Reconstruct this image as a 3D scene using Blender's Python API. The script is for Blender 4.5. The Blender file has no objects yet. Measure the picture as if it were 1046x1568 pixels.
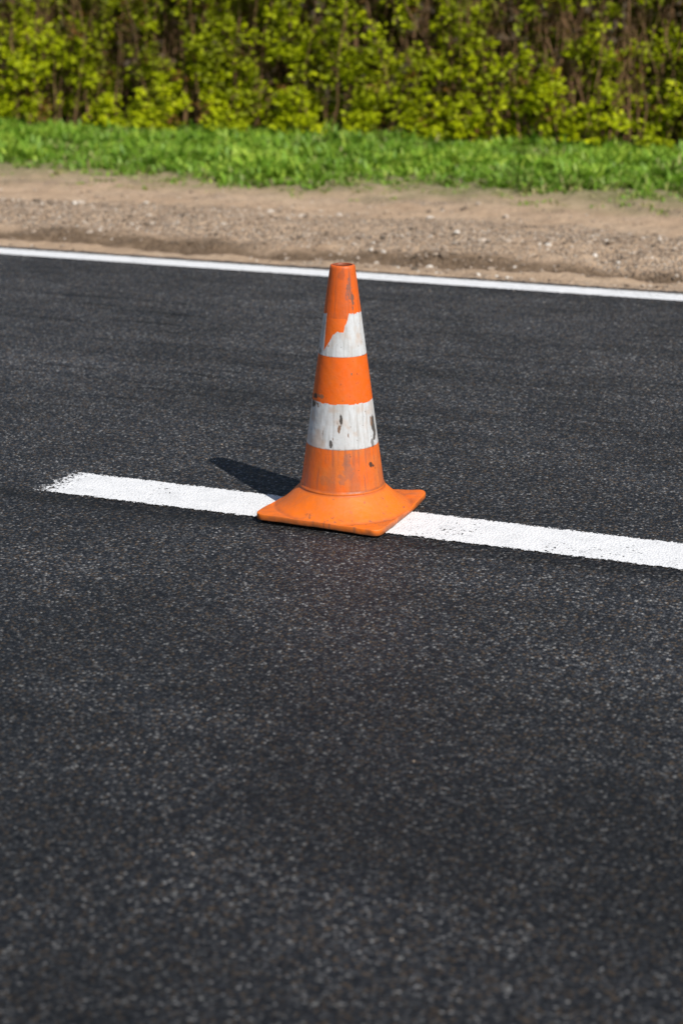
import bpy, math, numpy as np
from mathutils import Vector
rng=np.random.default_rng(7)
sc=bpy.context.scene
ROAD_ROT=math.radians(-21.75)

# ---------------------------------------------------------------- helpers
TAB=np.random.default_rng(3).random((64,64,64))
def vn(x,y,z=0.0):
    x,y,z=np.broadcast_arrays(np.asarray(x,float),np.asarray(y,float),np.asarray(z,float))
    xi=np.floor(x).astype(int);yi=np.floor(y).astype(int);zi=np.floor(z).astype(int)
    fx=x-xi;fy=y-yi;fz=z-zi
    fx=fx*fx*(3-2*fx);fy=fy*fy*(3-2*fy);fz=fz*fz*(3-2*fz)
    g=lambda a,b,c:TAB[(xi+a)%64,(yi+b)%64,(zi+c)%64]
    l=lambda a,b,t:a+(b-a)*t
    return l(l(l(g(0,0,0),g(1,0,0),fx),l(g(0,1,0),g(1,1,0),fx),fy),
             l(l(g(0,0,1),g(1,0,1),fx),l(g(0,1,1),g(1,1,1),fx),fy),fz)
def fbm(x,y,z=0.0,o=4):
    s=0;a=.5;t=0
    for i in range(o):
        s=s+a*vn(np.asarray(x)*2**i+11*i,np.asarray(y)*2**i+5*i,np.asarray(z)*2**i+3*i);t+=a;a*=.5
    return s/t
def mesh_obj(name,V,F,mats,smooth=False,matidx=None,rot=0.0,attrs=None,colors=None,parent=None):
    V=np.asarray(V,np.float32);F=np.asarray(F,np.int32)
    me=bpy.data.meshes.new(name)
    me.vertices.add(len(V));me.vertices.foreach_set('co',V.ravel())
    k=F.shape[1];me.loops.add(F.size);me.loops.foreach_set('vertex_index',F.ravel())
    me.polygons.add(len(F));me.polygons.foreach_set('loop_start',np.arange(0,F.size,k,dtype=np.int32))
    try: me.polygons.foreach_set('loop_total',np.full(len(F),k,np.int32))
    except Exception: pass
    if matidx is not None: me.polygons.foreach_set('material_index',np.asarray(matidx,np.int32))
    for m in mats: me.materials.append(m)
    me.update(calc_edges=True);me.validate()
    me.polygons.foreach_set('use_smooth',np.full(len(me.polygons),smooth))
    if attrs:
        for n,a in attrs.items():
            at=me.attributes.new(n,'FLOAT','POINT');at.data.foreach_set('value',np.asarray(a,np.float32))
    if colors is not None:
        at=me.attributes.new('Col','FLOAT_COLOR','POINT');at.data.foreach_set('color',np.asarray(colors,np.float32).ravel())
    ob=bpy.data.objects.new(name,me);sc.collection.objects.link(ob)
    ob.rotation_euler[2]=rot
    if parent: ob.parent=parent
    return ob
class N:
    def __init__(s,name):
        s.m=bpy.data.materials.new(name);s.m.use_nodes=True;s.t=s.m.node_tree;s.t.nodes.clear()
        s.out=s.n('ShaderNodeOutputMaterial')
    def n(s,ty,**k):
        nd=s.t.nodes.new(ty)
        for a,b in k.items(): setattr(nd,a,b)
        return nd
    def set(s,sock,v):
        if isinstance(v,bpy.types.NodeSocket): s.t.links.new(v,sock)
        else: sock.default_value=v
    def math(s,op,a,b=0.0,c=0.0,clamp=False):
        nd=s.n('ShaderNodeMath',operation=op,use_clamp=clamp)
        s.set(nd.inputs[0],a);s.set(nd.inputs[1],b);s.set(nd.inputs[2],c);return nd.outputs[0]
    def mix(s,f,a,b,bt='MIX'):
        nd=s.n('ShaderNodeMix',data_type='RGBA',blend_type=bt)
        s.set(nd.inputs[0],f)
        s.set(nd.inputs[6],a if isinstance(a,bpy.types.NodeSocket) else (*a,1) if len(a)==3 else a)
        s.set(nd.inputs[7],b if isinstance(b,bpy.types.NodeSocket) else (*b,1) if len(b)==3 else b)
        return nd.outputs[2]
    def noise(s,vec,scale,detail=4,rough=.55,dist=0):
        nd=s.n('ShaderNodeTexNoise');s.set(nd.inputs['Vector'],vec);nd.inputs['Scale'].default_value=scale
        nd.inputs['Detail'].default_value=detail;nd.inputs['Roughness'].default_value=rough;nd.inputs['Distortion'].default_value=dist
        return nd.outputs['Fac']
    def vor(s,vec,scale,feature='F1'):
        nd=s.n('ShaderNodeTexVoronoi',feature=feature);s.set(nd.inputs['Vector'],vec);nd.inputs['Scale'].default_value=scale
        return nd
    def ramp(s,f,stops,interp='LINEAR'):
        nd=s.n('ShaderNodeValToRGB');r=nd.color_ramp;r.interpolation=interp
        while len(r.elements)<len(stops): r.elements.new(.5)
        for e,(p,c) in zip(r.elements,stops):
            e.position=p;e.color=(c,c,c,1) if isinstance(c,(int,float)) else (*c,1)
        s.set(nd.inputs[0],f);return nd.outputs[0]
    def mr(s,v,a,b,c=0.0,d=1.0,smooth=False):
        nd=s.n('ShaderNodeMapRange',interpolation_type='SMOOTHSTEP' if smooth else 'LINEAR')
        s.set(nd.inputs[0],v)
        for i,q in enumerate((a,b,c,d)): s.set(nd.inputs[i+1],q)
        return nd.outputs[0]
    def coord(s,scale=(1,1,1)):
        tc=s.n('ShaderNodeTexCoord').outputs['Object']
        if scale==(1,1,1): return tc
        mp=s.n('ShaderNodeMapping');s.set(mp.inputs[0],tc);mp.inputs['Scale'].default_value=scale;return mp.outputs[0]
    def sep(s,v):
        nd=s.n('ShaderNodeSeparateXYZ');s.set(nd.inputs[0],v);return nd.outputs
    def bsdf(s,col,rough=.6,spec=.5,bump=None,bs=.5,bd=.01):
        p=s.n('ShaderNodeBsdfPrincipled');s.set(p.inputs['Base Color'],col if isinstance(col,bpy.types.NodeSocket) else (*col,1))
        s.set(p.inputs['Roughness'],rough);s.set(p.inputs['Specular IOR Level'],spec)
        if bump is not None:
            b=s.n('ShaderNodeBump');s.set(b.inputs['Height'],bump);s.set(b.inputs['Strength'],bs);b.inputs['Distance'].default_value=bd
            s.t.links.new(b.outputs[0],p.inputs['Normal'])
        return p.outputs[0]
    def done(s,sh): s.t.links.new(sh,s.out.inputs[0]);return s.m

# ---------------------------------------------------------------- asphalt
a=N('asphalt');c=a.coord();xyz=a.sep(c)
wob=a.noise(c,9,2)
v1=a.vor(c,145);r1=a.sep(v1.outputs['Color'])
stone=a.ramp(r1[0],[(0,(.012,.0138,.0185)),(.38,(.022,.0245,.031)),(.64,(.040,.043,.050)),(.82,(.078,.080,.085)),(.94,(.145,.145,.147)),(1,(.32,.315,.31))])
brown=a.mix(a.mr(r1[1],.82,.90),stone,(.10,.073,.050))
v2=a.vor(c,62);r2=a.sep(v2.outputs['Color'])
big=a.math('MULTIPLY',a.mr(r2[0],.975,.98),a.mr(v2.outputs['Distance'],.40,.28))
col=a.mix(big,brown,(.27,.27,.26))
gap=a.mr(v1.outputs['Distance'],.30,.72,1.0,.32)
col=a.mix(1.0,col,a.ramp(gap,[(0,0.0),(1,1.0)]),'MULTIPLY')
patch=a.noise(c,1.2,4,.6);track=a.noise(a.coord((.22,2.6,1)),1.7,4,.6)
streak=a.noise(a.coord((1.1,15,1)),1.3,4,.6)
m=a.math('MULTIPLY',a.mr(patch,.3,.7,.66,1.32),a.mr(track,.32,.68,.78,1.22))
sk_=a.math('MULTIPLY',a.mr(streak,.46,.33,0,.55,True),a.mr(xyz[1],.1,.8,.12,1))
m=a.math('MULTIPLY',m,a.math('SUBTRACT',1.0,sk_))
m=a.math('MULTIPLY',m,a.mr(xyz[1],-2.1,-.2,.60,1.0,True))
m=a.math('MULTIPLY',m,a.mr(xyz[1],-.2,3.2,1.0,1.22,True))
# soft band of shade painted into the asphalt colour of the near lane
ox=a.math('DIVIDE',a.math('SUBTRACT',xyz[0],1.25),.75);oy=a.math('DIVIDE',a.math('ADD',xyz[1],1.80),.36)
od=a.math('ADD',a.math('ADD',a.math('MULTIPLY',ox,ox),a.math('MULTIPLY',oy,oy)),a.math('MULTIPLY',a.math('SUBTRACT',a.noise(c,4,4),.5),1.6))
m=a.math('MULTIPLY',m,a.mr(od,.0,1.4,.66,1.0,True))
jd=a.math('ABSOLUTE',a.math('SUBTRACT',a.math('ADD',xyz[1],a.math('MULTIPLY',a.math('SUBTRACT',wob,.5),.06)),-.19))
joint=a.math('MULTIPLY',a.mr(jd,.02,.085,1,0,True),a.mr(a.noise(a.coord((3,10,1)),5,3),.28,.5))
m=a.math('MULTIPLY',m,a.mr(joint,0,1,1,.42))
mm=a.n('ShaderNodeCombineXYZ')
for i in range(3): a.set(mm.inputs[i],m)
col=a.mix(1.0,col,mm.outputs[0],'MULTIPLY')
dust=a.math('MULTIPLY',a.mr(xyz[1],3.96,4.1),a.mr(a.noise(c,25,3),.42,.62))
col=a.mix(a.math('MULTIPLY',dust,.7),col,(.27,.20,.14))
h=a.mr(v1.outputs['Distance'],0,.7,1,0)
h=a.math('ADD',h,a.math('MULTIPLY',a.mr(v2.outputs['Distance'],0,.7,1,0),a.math('ADD',.7,a.math('MULTIPLY',joint,4.5))))
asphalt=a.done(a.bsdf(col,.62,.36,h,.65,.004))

# road marking paint
def paint(name,half,n0,send=None):
    p=N(name);c=p.coord();xyz=p.sep(c)
    d=p.math('SUBTRACT',half,p.math('ABSOLUTE',p.math('SUBTRACT',xyz[1],n0)))
    if send is not None:
        d2=p.math('SUBTRACT',xyz[0],send)
        soft=p.math('MULTIPLY',d2,.20);d=p.math('MINIMUM',d,soft)
    grain=p.vor(c,140).outputs['Distance']
    nz=p.noise(c,60,4,.75)
    e=p.math('ADD',d,p.math('MULTIPLY',p.math('SUBTRACT',nz,.5),.055))
    e=p.math('SUBTRACT',e,p.math('MULTIPLY',p.math('SUBTRACT',grain,.35),.014))
    mask=p.mr(e,.0,.003)
    hole=p.math('GREATER_THAN',p.math('ADD',p.noise(c,85,3,.7),p.math('MULTIPLY',p.noise(c,4,2),.35)),.855)
    mask=p.math('MULTIPLY',mask,p.math('SUBTRACT',1.0,hole))
    dirt=p.noise(c,14,5,.65)
    col=p.ramp(dirt,[(.25,(.68,.685,.69)),(.5,(.81,.815,.82)),(.75,(.86,.86,.86))])
    col=p.mix(p.mr(grain,.45,.75,0,.35),col,(.42,.42,.42))
    h=p.mr(grain,0,.7,1,0)
    sh=p.bsdf(col,.6,.4,h,.5,.003)
    tr=p.n('ShaderNodeBsdfTransparent');mx=p.n('ShaderNodeMixShader')
    p.set(mx.inputs[0],mask);p.t.links.new(tr.outputs[0],mx.inputs[1]);p.t.links.new(sh,mx.inputs[2])
    return p.done(mx.outputs[0])
paint_c=paint('road_paint_centre',.114,-.033,-.965)
paint_e=paint('road_paint_edge',.090,3.88)

# ---------------------------------------------------------------- ground
g=N('ground_soil');c=g.coord();xyz=g.sep(c)
n1=g.noise(c,2.2,5,.6);n2=g.noise(c,22,5,.65)
dirt=g.ramp(n1,[(.25,(.35,.245,.160)),(.5,(.45,.325,.220)),(.75,(.52,.39,.275))])
dirt=g.mix(g.mr(n2,.4,.75,0,.6),dirt,(.26,.18,.12))
vg=g.vor(c,52);rg=g.sep(vg.outputs['Color'])
grit=g.ramp(rg[0],[(0,(.10,.08,.06)),(.4,(.25,.19,.14)),(.8,(.42,.35,.28)),(1,(.68,.61,.53))])
band=g.mr(g.math('ABSOLUTE',g.math('SUBTRACT',xyz[1],5.3)),.3,.9,1,0,True)
gf=g.mr(g.math('ADD',g.noise(g.coord((.5,1.2,1)),1.9,4),g.math('MULTIPLY',band,.2)),.52,.68)
gf=g.math('MULTIPLY',gf,g.mr(vg.outputs['Distance'],.60,.35))
dirt=g.mix(g.math('MULTIPLY',gf,.85),dirt,grit)
nn=g.math('ADD',xyz[1],g.math('MULTIPLY',g.math('SUBTRACT',g.noise(g.coord((.6,2,1)),1.1,4),.5),.45))
rut=g.mr(g.math('ABSOLUTE',g.math('SUBTRACT',nn,4.60)),.04,.20,.95,0,True)
rut=g.math('MULTIPLY',rut,g.mr(n2,.3,.55,.7,1))
dirt=g.mix(rut,dirt,(.12,.082,.052))
soil=g.ramp(n2,[(.3,(.12,.12,.04)),(.7,(.30,.26,.15))])
gm=g.mr(g.math('ADD',xyz[1],g.math('MULTIPLY',g.math('SUBTRACT',g.noise(c,1.8,5,.7),.5),1.6)),6.6,7.5)
col=g.mix(gm,dirt,soil)
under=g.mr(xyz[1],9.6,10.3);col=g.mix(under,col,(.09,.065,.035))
h=g.math('ADD',n2,g.math('MULTIPLY',g.mr(vg.outputs['Distance'],0,.7,1,0),g.math('ADD',.3,gf)))
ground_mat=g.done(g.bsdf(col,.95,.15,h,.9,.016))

S=np.concatenate([[-600,-200,-80,-40,-22],np.linspace(-13,13,760),[22,40,80,200,600]])
T=np.concatenate([[-600,-200,-60,-20,-9.5,-4,0,3.4],np.linspace(3.9,11,260),[12,14,18,30,80,200,600]])
def gz(s,n):
    amp=np.clip((n-4.0)/.3,0,1)
    z=-.03+.024*np.clip((n-3.9)/.2,0,1)
    z=z-.055*np.exp(-((n-4.62-.12*np.sin(s*.5))/.15)**2)*amp
    z=z+amp*(.05*(fbm(s*1.2,n*1.6,1.5)-.5)+.05*(fbm(s*6,n*7,4.2)-.5)+.026*(fbm(s*22,n*22,2.2,2)-.5))
    z=z+.06*np.exp(-((n-5.3)/.45)**2)*amp+.04*np.clip((n-6.6)/1.2,0,1)
    far=np.clip((13-np.abs(s))/2,0,1)*np.clip((40-n)/20,0,1)
    return np.where(n>3.95,(z+.02)*far-.02,z)
ss,nn_=np.meshgrid(S,T,indexing='ij')
V=np.stack([ss,nn_,gz(ss,nn_)],-1).reshape(-1,3)
def gridF(a,b,wrap=False):
    i=np.arange(a if wrap else a-1)[:,None];j=np.arange(b-1)[None,:];i2=(i+1)%a
    return np.stack([i*b+j,i2*b+j,i2*b+j+1,i*b+j+1],-1).reshape(-1,4)
mesh_obj('ground',V,gridF(len(S),len(T)),[ground_mat],True,rot=ROAD_ROT)

S2=np.concatenate([[-600,-100,-30],np.arange(-14,14,.02),[30,100,600]])
edge=4.08+.07*(fbm(S2*1.5,0.3)-.5)+.06*(fbm(S2*14,1.3)-.5)
T2=np.array([-9.0,-4,0,3.8])
V=np.zeros((len(S2),5,3));V[:,:,0]=S2[:,None];V[:,:4,1]=T2;V[:,4,1]=edge
V[:,4,2]=-.004
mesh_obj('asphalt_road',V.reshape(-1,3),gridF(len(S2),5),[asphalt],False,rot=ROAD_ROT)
def strip(name,s0,s1,n0,n1,mat):
    V=[(s0,n0,.004),(s1,n0,.004),(s1,n1,.004),(s0,n1,.004)]
    return mesh_obj(name,V,[[0,1,2,3]],[mat],rot=ROAD_ROT)
strip('road_marking',-1.0,2.4,-.18,.115,paint_c)
strip('road_marking',-200,200,3.75,4.01,paint_e)

# ---------------------------------------------------------------- gravel
gv=N('gravel_stone')
at=gv.n('ShaderNodeAttribute',attribute_name='rnd').outputs['Fac']
gcol=gv.ramp(at,[(0,(.10,.08,.06)),(.3,(.25,.185,.13)),(.7,(.41,.325,.25)),(.93,(.50,.43,.36)),(1,(.68,.63,.56))])
gravel_mat=gv.done(gv.bsdf(gcol,.85,.3))
import bmesh
bm=bmesh.new();bmesh.ops.create_icosphere(bm,subdivisions=1,radius=1)
IV=np.array([v.co[:] for v in bm.verts]);IF=np.array([[v.index for v in f.verts] for f in bm.faces]);bm.free()
def stones(s,n,z,size,rnd):
    k=len(s);P=IV[None]*(1+.35*(rng.random((k,len(IV),1))-.5))
    P=P*np.stack([size*rng.uniform(.8,1.4,k),size*rng.uniform(.7,1.1,k),size*rng.uniform(.45,.8,k)],-1)[:,None]
    th=rng.uniform(0,6.28,k);cs,sn=np.cos(th)[:,None],np.sin(th)[:,None]
    X=P[:,:,0]*cs-P[:,:,1]*sn;Y=P[:,:,0]*sn+P[:,:,1]*cs
    P=np.stack([X+s[:,None],Y+n[:,None],P[:,:,2]+z[:,None]],-1)
    F=(IF[None]+(np.arange(k)*len(IV))[:,None,None]).reshape(-1,3)
    return P.reshape(-1,3),F,np.repeat(rnd,len(IV))
k=16000
s=rng.uniform(-7,7,k);n=np.clip(rng.normal(5.3,.6,k),4.15,7.2)
keep=fbm(s*1.1,n*2,9.1)+rng.normal(0,.1,k)>.47
s,n=s[keep],n[keep];k=len(s)
sz=np.clip(.0055*np.exp(rng.normal(0,.5,k)),.003,.018)*1.2
sz[:90]=rng.uniform(.016,.034,90)
P1=stones(s,n,gz(s,n)+sz*.15,sz,rng.random(k))
k=260;s=rng.uniform(-6,6,k);n=rng.uniform(-3,3.8,k);n[:120]=rng.uniform(3.5,4.1,120)
sz=rng.uniform(.0015,.0032,k)
P2=stones(s,n,sz*.4,sz,rng.uniform(.4,1,k))
V=np.concatenate([P1[0],P2[0]]);F=np.concatenate([P1[1],P2[1]+len(P1[0])])
mesh_obj('gravel',V,F,[gravel_mat],False,rot=ROAD_ROT,attrs={'rnd':np.concatenate([P1[2],P2[2]])})

# ---------------------------------------------------------------- foliage material
def leafmat(name,stops,trans=.35,rough=.5,spec=.35):
    l=N(name);at=l.n('ShaderNodeAttribute',attribute_name='rnd').outputs['Fac']
    col=l.ramp(at,stops)
    b=l.bsdf(col,rough,spec)
    t=l.n('ShaderNodeBsdfTranslucent');l.t.links.new(col,t.inputs[0])
    mx=l.n('ShaderNodeMixShader');mx.inputs[0].default_value=trans
    l.t.links.new(b,mx.inputs[1]);l.t.links.new(t.outputs[0],mx.inputs[2])
    return l.done(mx.outputs[0])
grass_mat=leafmat('grass_blade',[(0,(.46,.40,.19)),(.15,(.32,.36,.09)),(.40,(.16,.31,.03)),(.75,(.25,.43,.035)),(1,(.42,.56,.07))],.35,.5)
leaf_mat=leafmat('hedge_leaf',[(0,(.20,.10,.02)),(.05,(.07,.06,.006)),(.2,(.12,.135,.006)),(.45,(.27,.32,.004)),(.75,(.46,.53,.004)),(1,(.66,.70,.008))],.4,.55,.2)
bark=N('hedge_bark');bc=bark.ramp(bark.noise(bark.coord((1,1,.3)),14,3),[(.3,(.12,.065,.03)),(.7,(.32,.19,.10))])
bark_mat=bark.done(bark.bsdf(bc,.85,.2))

# grass: tufts of bent blades
k=12000
s=rng.uniform(-9,9,k);n=6.65+3.7*rng.random(k)
b0=7.0+1.6*(fbm(s*.9,0.5,7.7)-.5)+.6*(fbm(s*4,n*3,2.7)-.5)
dens=np.clip((n-b0)/.9,0.0,1)
keep=rng.random(k)<np.where(n>b0-.35,.08+dens,0)
s,n,dens=s[keep],n[keep],dens[keep]
nb=13;k=len(s)
clump=(fbm(s*3.2,n*3.2,3.3)>.56)
big=.42+.9*fbm(s*2.6,n*2.6,3.3)**1.5+.45*clump+.5*(rng.random(k)<.05)
S_=np.repeat(s,nb)+rng.normal(0,.03,k*nb);N_=np.repeat(n,nb)+rng.normal(0,.03,k*nb)
B=np.repeat(big*(.28+.72*dens),nb);K=k*nb
L=B*rng.uniform(.05,.135,K);W=rng.uniform(.003,.013,K)*(.5+B)
th=rng.uniform(0,6.28,K);lean=rng.uniform(.2,1.1,K)
dx,dy=np.cos(th),np.sin(th);px,py=-dy,dx;z0=gz(S_,N_)-.004
def pt(t,w):
    r=L*lean*t*t;z=L*t*(1-.4*lean*t)
    return np.stack([S_+dx*r+px*w,N_+dy*r+py*w,z0+z],-1)
V=np.stack([pt(0,-W*.6),pt(0,W*.6),pt(.5,W),pt(.5,-W),pt(1,W*.12),pt(1,-W*.12)],1)
base=np.arange(K)[:,None,None]*6
F=(base+np.array([[0,1,2,3],[3,2,4,5]])[None]).reshape(-1,4)
r=np.clip(.03+(1.0*np.repeat(fbm(s*1.5,n*1.5,5.5)+.12*clump,nb))*np.repeat(.28+.85*dens,nb)+rng.normal(0,.2,K),0,1)
mesh_obj('grass',V.reshape(-1,3),F,[grass_mat],True,rot=ROAD_ROT,attrs={'rnd':np.repeat(r,6)})

# ---------------------------------------------------------------- hedge
hedge=bpy.data.objects.new('hedge',None);sc.collection.objects.link(hedge);hedge.rotation_euler[2]=ROAD_ROT
k=40000
s=rng.uniform(-9.5,9.5,k);z=.10+2.7*rng.random(k)**1.1
dep=rng.exponential(.45,k)
cl=fbm(s*4.2,z*4.4,dep*3.5,3)
keep=(cl+rng.normal(0,.035,k)>.50+.05*np.clip(z-.7,-1,1))&(dep<1.7)
s,z,dep,cl=s[keep],z[keep],dep[keep],cl[keep]
n=10.05+dep+.6*(fbm(s*.9,z*.9,2.2)-.5)+.12*z
k=len(s);nl=12;K=k*nl
cr=np.repeat(rng.uniform(.022,.050,k),nl)
P=np.stack([np.repeat(s,nl),np.repeat(n,nl),np.repeat(z,nl)],-1)+rng.normal(0,1,(K,3))*cr[:,None]
P[:,2]=np.maximum(P[:,2],.06)
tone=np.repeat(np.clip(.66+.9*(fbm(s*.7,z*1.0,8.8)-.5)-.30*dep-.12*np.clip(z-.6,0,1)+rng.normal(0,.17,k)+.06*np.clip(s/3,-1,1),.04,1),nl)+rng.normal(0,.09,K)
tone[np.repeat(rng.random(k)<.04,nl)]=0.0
def leaves(P,size,up=.5):
    K=len(P)
    d=rng.normal(0,1,(K,3));d[:,2]=d[:,2]*.6-.1;d/=np.linalg.norm(d,axis=1,keepdims=True)
    nv=rng.normal(0,1,(K,3))*.45+np.array([.40,-.60,up])
    w=np.cross(nv,d);w/=np.linalg.norm(w,axis=1,keepdims=True)+1e-6
    nrm=np.cross(d,w)
    L=size[:,None];
    return np.stack([P,P+d*L*.45+w*L*.36+nrm*L*.06,P+d*L,P+d*L*.45-w*L*.36+nrm*L*.06],1)
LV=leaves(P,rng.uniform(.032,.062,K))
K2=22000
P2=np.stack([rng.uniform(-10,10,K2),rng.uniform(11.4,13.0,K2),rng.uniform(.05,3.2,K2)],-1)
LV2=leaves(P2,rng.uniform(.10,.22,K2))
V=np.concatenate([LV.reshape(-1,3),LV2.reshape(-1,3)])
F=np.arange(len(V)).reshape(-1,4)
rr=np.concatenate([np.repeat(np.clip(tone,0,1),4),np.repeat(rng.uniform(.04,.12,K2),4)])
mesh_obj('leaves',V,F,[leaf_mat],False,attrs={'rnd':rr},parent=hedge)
VS=[];FS=[];off=0
def tube(pts,r0,r1,sides=4):
    global off
    m=len(pts);pts=np.array(pts)
    ang=np.arange(sides)/sides*6.2832
    rad=np.linspace(r0,r1,m)
    ring=np.stack([np.cos(ang),np.sin(ang),0*ang],-1)
    v=pts[:,None]+ring[None]*rad[:,None,None]
    VS.append(v.reshape(-1,3))
    for i in range(m-1):
        for j in range(sides):
            j2=(j+1)%sides
            FS.append([off+i*sides+j,off+i*sides+j2,off+(i+1)*sides+j2,off+(i+1)*sides+j])
    off+=m*sides
for i in range(1300):
    x=rng.uniform(-9.5,9.5);y=10.1+rng.exponential(.5);H=rng.uniform(1.0,2.9)
    lx,ly=rng.normal(0,.17),rng.normal(0,.08)
    r0=rng.uniform(.003,.0085)
    if rng.random()<.035: r0=rng.uniform(.014,.028);y=max(y,10.75);lx*=.4
    m=8;pts=[]
    for j in range(m):
        t=j/(m-1);pts.append((x+lx*t*H+rng.normal(0,.02),y+ly*t*H+rng.normal(0,.02)+.12*t*H,H*t))
    tube(pts,r0,r0*.35)
    for b in range(rng.integers(1,4)):
        j=rng.integers(2,m-1);p=np.array(pts[j]);d=np.array([rng.normal(0,.6),rng.normal(-.1,.4),rng.uniform(.2,1)])
        d/=np.linalg.norm(d);l=rng.uniform(.2,.55)
        tube([p,p+d*l*.5+rng.normal(0,.02,3),p+d*l],r0*.5,r0*.15,4)
mesh_obj('stems',np.concatenate(VS),np.array(FS),[bark_mat],True,parent=hedge)

# ---------------------------------------------------------------- traffic cone
CR=math.radians(-23.0)
A=432
phi=np.arange(A)/A*2*np.pi
def rc(z): return .125-(z-.087)*(.125-.036)/(.75-.087)
rimz=[(.7485,.0265),(.7498,.0285),(.7500,.031),(.7492,.0340),(.747,.0360)]
prof=[(r,z) for z,r in rimz]
for z in np.linspace(.742,.094,300): prof.append((rc(z),z))
prof+=[(.1262,.0915),(.1275,.0898),(.1282,.0878),(.1278,.0850)]
inner=[(r,z) for z,r in [(.10,.112),(.4,.075),(.70,.034),(.742,.0255)]]
prof=inner+prof;nc=len(prof)
R=np.array([p[0] for p in prof]);Z=np.array([p[1] for p in prof])
Vc=np.zeros((A,nc,3));Vc[:,:,0]=np.cos(phi)[:,None]*R;Vc[:,:,1]=np.sin(phi)[:,None]*R;Vc[:,:,2]=Z
half=.200;cr_=.028
def sq(ph,half,cr):
    c,s_=np.abs(np.cos(ph)),np.abs(np.sin(ph))
    r=half/np.maximum(c,s_)
    q=half-cr;x=r*c;y=r*s_
    out=(x>q)&(y>q)
    b=q*(c+s_);rr=b+np.sqrt(np.maximum(b*b-(2*q*q-cr*cr),0))
    return np.where(out,rr,r)
SQ=sq(phi,half,cr_)
M=90;t=np.linspace(0,1,M)[None,:]
r_in=.1275
Rf=r_in+(SQ[:,None]-r_in)*t
Hd=Rf-r_in
zround=.066*(1-np.clip(Hd/.082,0,1))**1.5
zplate=.0205+.004*(1-t)
zf=zplate+zround*(1-.75*t**4)
zf=zf-.003*np.exp(-((Hd-.078)/.008)**2)
zf=zf+(.0835-zf[:,:1])*np.exp(-Hd/.02)
Vf=np.zeros((A,M,3));Vf[:,:,0]=np.cos(phi)[:,None]*Rf;Vf[:,:,1]=np.sin(phi)[:,None]*Rf;Vf[:,:,2]=zf
edgeprof=[(1.0035,.0195),(1.006,.0172),(1.0065,.012),(1.006,.004),(1.002,.0015),(.95,.0012),(.5,.0012)]
Ve=np.zeros((A,len(edgeprof),3))
for i,(q,zz) in enumerate(edgeprof):
    Ve[:,i,0]=np.cos(phi)*SQ*q;Ve[:,i,1]=np.sin(phi)*SQ*q
    zt=zf[:,-1]
    Ve[:,i,2]=zz if i>2 else np.maximum(zz,zt*(1-.12*i)-.001)
Vall=np.concatenate([Vc,Vf,Ve],1);B_=Vall.shape[1]
X,Y,Zz=Vall[:,:,0].copy(),Vall[:,:,1].copy(),Vall[:,:,2].copy()
basew=np.clip((np.hypot(X,Y)-.13)/.1,0,1)*(Zz<.09)
warp=.010*basew*(fbm(X*5+9,Y*5+3,1.1,2)-.35)
warp+=basew*.014*np.exp(-(((X-.2)**2+(Y-.2)**2)/.005))
Vall[:,:,2]+=np.maximum(warp,0)+basew*.002*(fbm(X*35,Y*35,3.0,2)-.5)
wx=1+.010*(fbm(X*9,Y*9,Zz*4,3)-.5)
Vall[:,:,0]*=wx;Vall[:,:,1]*=wx
PH=np.degrees(np.arctan2(Y,X))+math.degrees(CR)+90
PH=(PH+180)%360-180
Rr=np.hypot(X,Y)
cx,cy,cz=np.cos(np.radians(PH))*.09,np.sin(np.radians(PH))*.09,Zz
f1=fbm(cx*25,cy*25,cz*14,4);f2=fbm(cx*90,cy*90,cz*50+7,3);f3=fbm(cx*45,cy*45,cz*9+3,4);f4=fbm(cx*160+4,cy*160,cz*160,2);f5=fbm(cx*200,cy*200,cz*16+2,3)
C=np.zeros(Vall.shape[:2]+(4,));C[...,3]=1
def put(mask,rgb):
    mk=np.clip(mask,0,1)[...,None];C[...,:3]=C[...,:3]*(1-mk)+np.array(rgb)*mk
sm=lambda v,a,b:np.clip((v-a)/(b-a),0,1)
put(np.ones_like(Zz),(.76,.120,.005))
put(.35*sm(f1,.45,.7),(.70,.155,.013))
put(.25*sm(f3,.5,.75),(.62,.13,.02))
cone=(Zz>.0905)
low=cone&(Zz<.22)
put(low*(.35+.5*sm(f1,.4,.6)),(.62,.160,.030))
put(low*.6*sm(f3,.50,.70),(.42,.12,.045))
put(low*.6*sm(f5,.56,.7),(.32,.10,.05))
top=cone&(Zz>.6)
put(top*.55*sm(f1,.38,.6),(.52,.095,.018))
put(top*.5*sm(f5,.52,.68),(.34,.085,.03))
basem=(Zz<=.0905)
put(basem*.6,(.86,.195,.012))
jz=.004*(f2-.5)
w2=cone&(Zz+jz*.6>.219)&(Zz+jz<.352)
bx=[-180,-90,-56,-52,-40,-28,-20,-10,3,6,12,20,60,180];by=[.60,.607,.612,.503,.525,.550,.556,.562,.560,.578,.592,.612,.615,.60]
bound=np.interp(PH,bx,by)+.012*(f2-.5)
w1=cone&(Zz+jz*.5>.489)&(Zz<bound)
wm=(w1|w2).astype(float)
put(wm,(.60,.615,.62));put(wm*.7*sm(f1,.42,.7),(.48,.49,.485));put(wm*.45*sm(f3,.55,.75),(.38,.36,.33));put(wm*.45*sm(f5,.55,.7),(.33,.32,.30))
put(wm*.45*sm(fbm(cx*30+5,cy*30,cz*30,3),.54,.75),(.50,.33,.21))
def ell(p,z,dp,dz,j=1.0):
    d=((PH-p)/dp)**2+((Zz-z)/dz)**2
    return sm(1.0-d+j*2.6*(f2-.5)+1.6*(f4-.5),0,.3)
blk=(.035,.028,.022);br=(.20,.11,.06)
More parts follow.
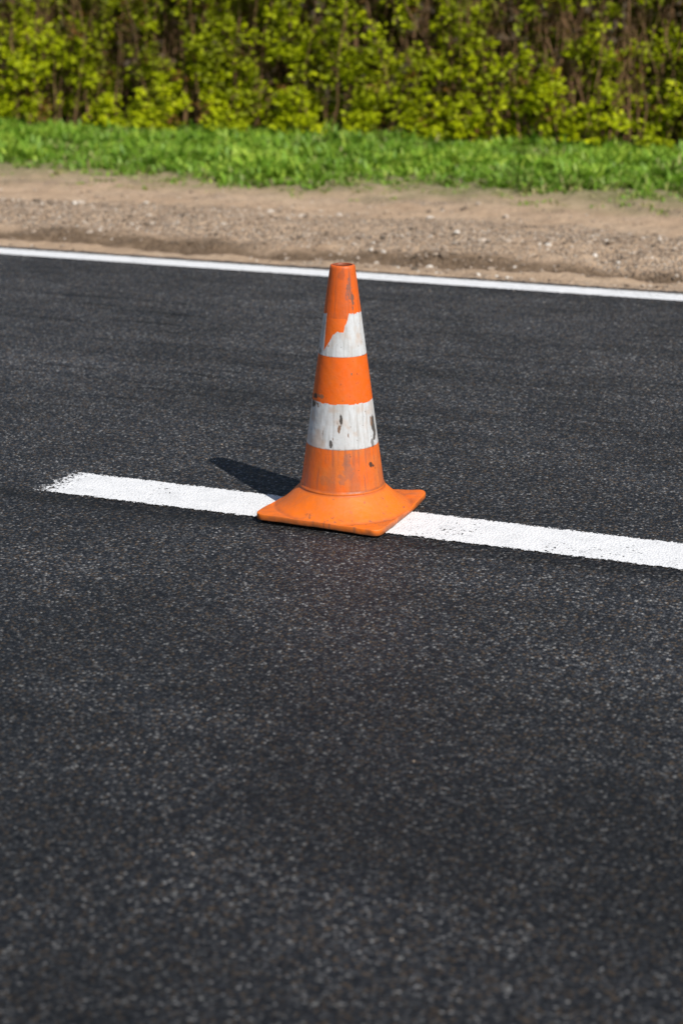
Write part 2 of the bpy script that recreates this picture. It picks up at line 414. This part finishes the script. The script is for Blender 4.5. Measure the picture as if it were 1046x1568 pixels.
for p,z,dp,dz,cc,al in [(-3,.306,2.8,.020,blk,.95),(-5,.282,2.8,.013,br,.95),(-9,.300,1.5,.006,br,.7),(-19,.236,2.4,.013,blk,.9),(-16,.252,1.2,.01,br,.8),
   (-62,.345,17,.009,br,.9),(-70,.340,10,.010,blk,.9),(66,.270,6,.034,blk,.9),(60,.292,3.5,.014,br,.8),(57,.228,4,.010,blk,.7),(10,.262,1.5,.006,br,.8),(-35,.262,1.2,.016,br,.6),
   (47,.168,3.5,.007,blk,.95),(53,.162,2,.004,blk,.9),(5,.150,11,.03,(.36,.13,.07),.6),(8,.19,5,.02,(.30,.12,.07),.6),(-25,.125,12,.015,(.45,.14,.05),.6),
   (24,.690,9,.030,(.22,.10,.07),.85),(36,.655,6,.028,(.15,.085,.06),.9),(14,.665,5,.02,(.34,.10,.06),.7),(-5,.725,16,.012,(.40,.08,.02),.6),(30,.72,5,.02,(.3,.1,.06),.6),
   (20,.44,1.5,.004,br,.9),(-52,.370,12,.006,br,.8),(-66,.366,10,.007,blk,.9),(-38,.52,4,.004,(.4,.2,.1),.8),(36,.40,1.2,.004,(.5,.12,.03),.8),(-72,.50,9,.01,br,.7)]:
    put(cone*al*ell(p,z,dp,dz),cc)
for zz in (.219,.489): put(cone*.6*np.exp(-((Zz-zz)/.0018)**2)*sm(f2,.35,.6),(.12,.07,.04))
put(.8*np.exp(-((Zz-.092)/.003)**2)*sm(f1,.25,.5),(.28,.07,.02))
put(basem*.7*np.exp(-((Zz-.083)/.003)**2)*(Rr<.135),(.33,.07,.02))
put(cone*.8*sm(f4,.82,.88),blk);
put(basem*.7*sm(fbm(X*90,Y*90,.2,3),.66,.72)*sm(fbm(X*9,Y*9,5.,3),.48,.6),(.16,.08,.05))
put(basem*.6*sm(fbm(X*14+Y*8,Y*70-X*34,.7,4),.58,.70)*sm(fbm(X*7,Y*7,2.,2),.4,.6),(.44,.14,.055))
put(basem*.4*sm(fbm(X*18,Y*18,8.,4),.5,.68),(.55,.15,.03))
put(basem*.5*np.exp(-((Rr-.205)/.006)**2)*sm(f1,.35,.6),(.42,.11,.035))
put(basem*.75*sm(.024-Zz,0,.012)*(Rr>.15)*sm(fbm(X*30,Y*30,Zz*60,3),.42,.58),(.30,.09,.03))
put((Zz<.006)*.6,(.12,.06,.03))
ins=np.zeros_like(Zz);ins[:,:6]=1;put(ins*.85,(.17,.045,.02))
cm=N('cone_rubber');ca=cm.n('ShaderNodeAttribute',attribute_name='Col').outputs['Color'];cc_=cm.coord()
nz=cm.noise(cc_,60,5,.65)
colc=cm.mix(cm.mr(nz,.45,.75,0,.16),ca,(.32,.16,.09))
cone_mat=cm.done(cm.bsdf(colc,cm.mr(nz,.3,.7,.38,.62),.42,cm.math('ADD',cm.noise(cc_,22,3),cm.math('MULTIPLY',nz,.35)),.3,.006))
co=mesh_obj('traffic_cone',Vall.reshape(-1,3),gridF(A,B_,True),[cone_mat],True,colors=C.reshape(-1,4))
co.data.flip_normals()
co.rotation_euler[2]=CR;co.location=(.003,.006,.005)

# ---------------------------------------------------------------- light
sunv=Vector((.41,-.573,.75)).normalized()
el=math.asin(sunv.z);az=math.atan2(sunv.x,sunv.y)
ld=bpy.data.lights.new('sun','SUN');ld.energy=4.9;ld.angle=math.radians(.5);ld.color=(1,.96,.90)
lo=bpy.data.objects.new('sun',ld);sc.collection.objects.link(lo)
lo.rotation_euler=(-sunv).to_track_quat('-Z','Y').to_euler();lo.location=(5,-7,9)
w=bpy.data.worlds.new('World');sc.world=w;w.use_nodes=True;nt=w.node_tree
bg=nt.nodes['Background'];sk=nt.nodes.new('ShaderNodeTexSky');sk.sky_type='NISHITA';sk.sun_disc=False
sk.sun_elevation=el;sk.sun_rotation=az;nt.links.new(sk.outputs[0],bg.inputs[0]);bg.inputs[1].default_value=.078

# ---------------------------------------------------------------- camera
cd=bpy.data.cameras.new('camera');cam=bpy.data.objects.new('camera',cd);sc.collection.objects.link(cam)
cd.sensor_fit='VERTICAL';cd.sensor_height=36;cd.sensor_width=24;cd.lens=62
cam.location=(0,-5.10,1.61);cam.rotation_euler=(math.radians(90-17.5),0,0)
cd.clip_end=2000;cd.clip_start=.05
cd.dof.use_dof=True;cd.dof.focus_distance=5.25;cd.dof.aperture_fstop=2.8
sc.camera=cam
sc.view_settings.view_transform='Standard';sc.view_settings.look='None';sc.view_settings.exposure=0
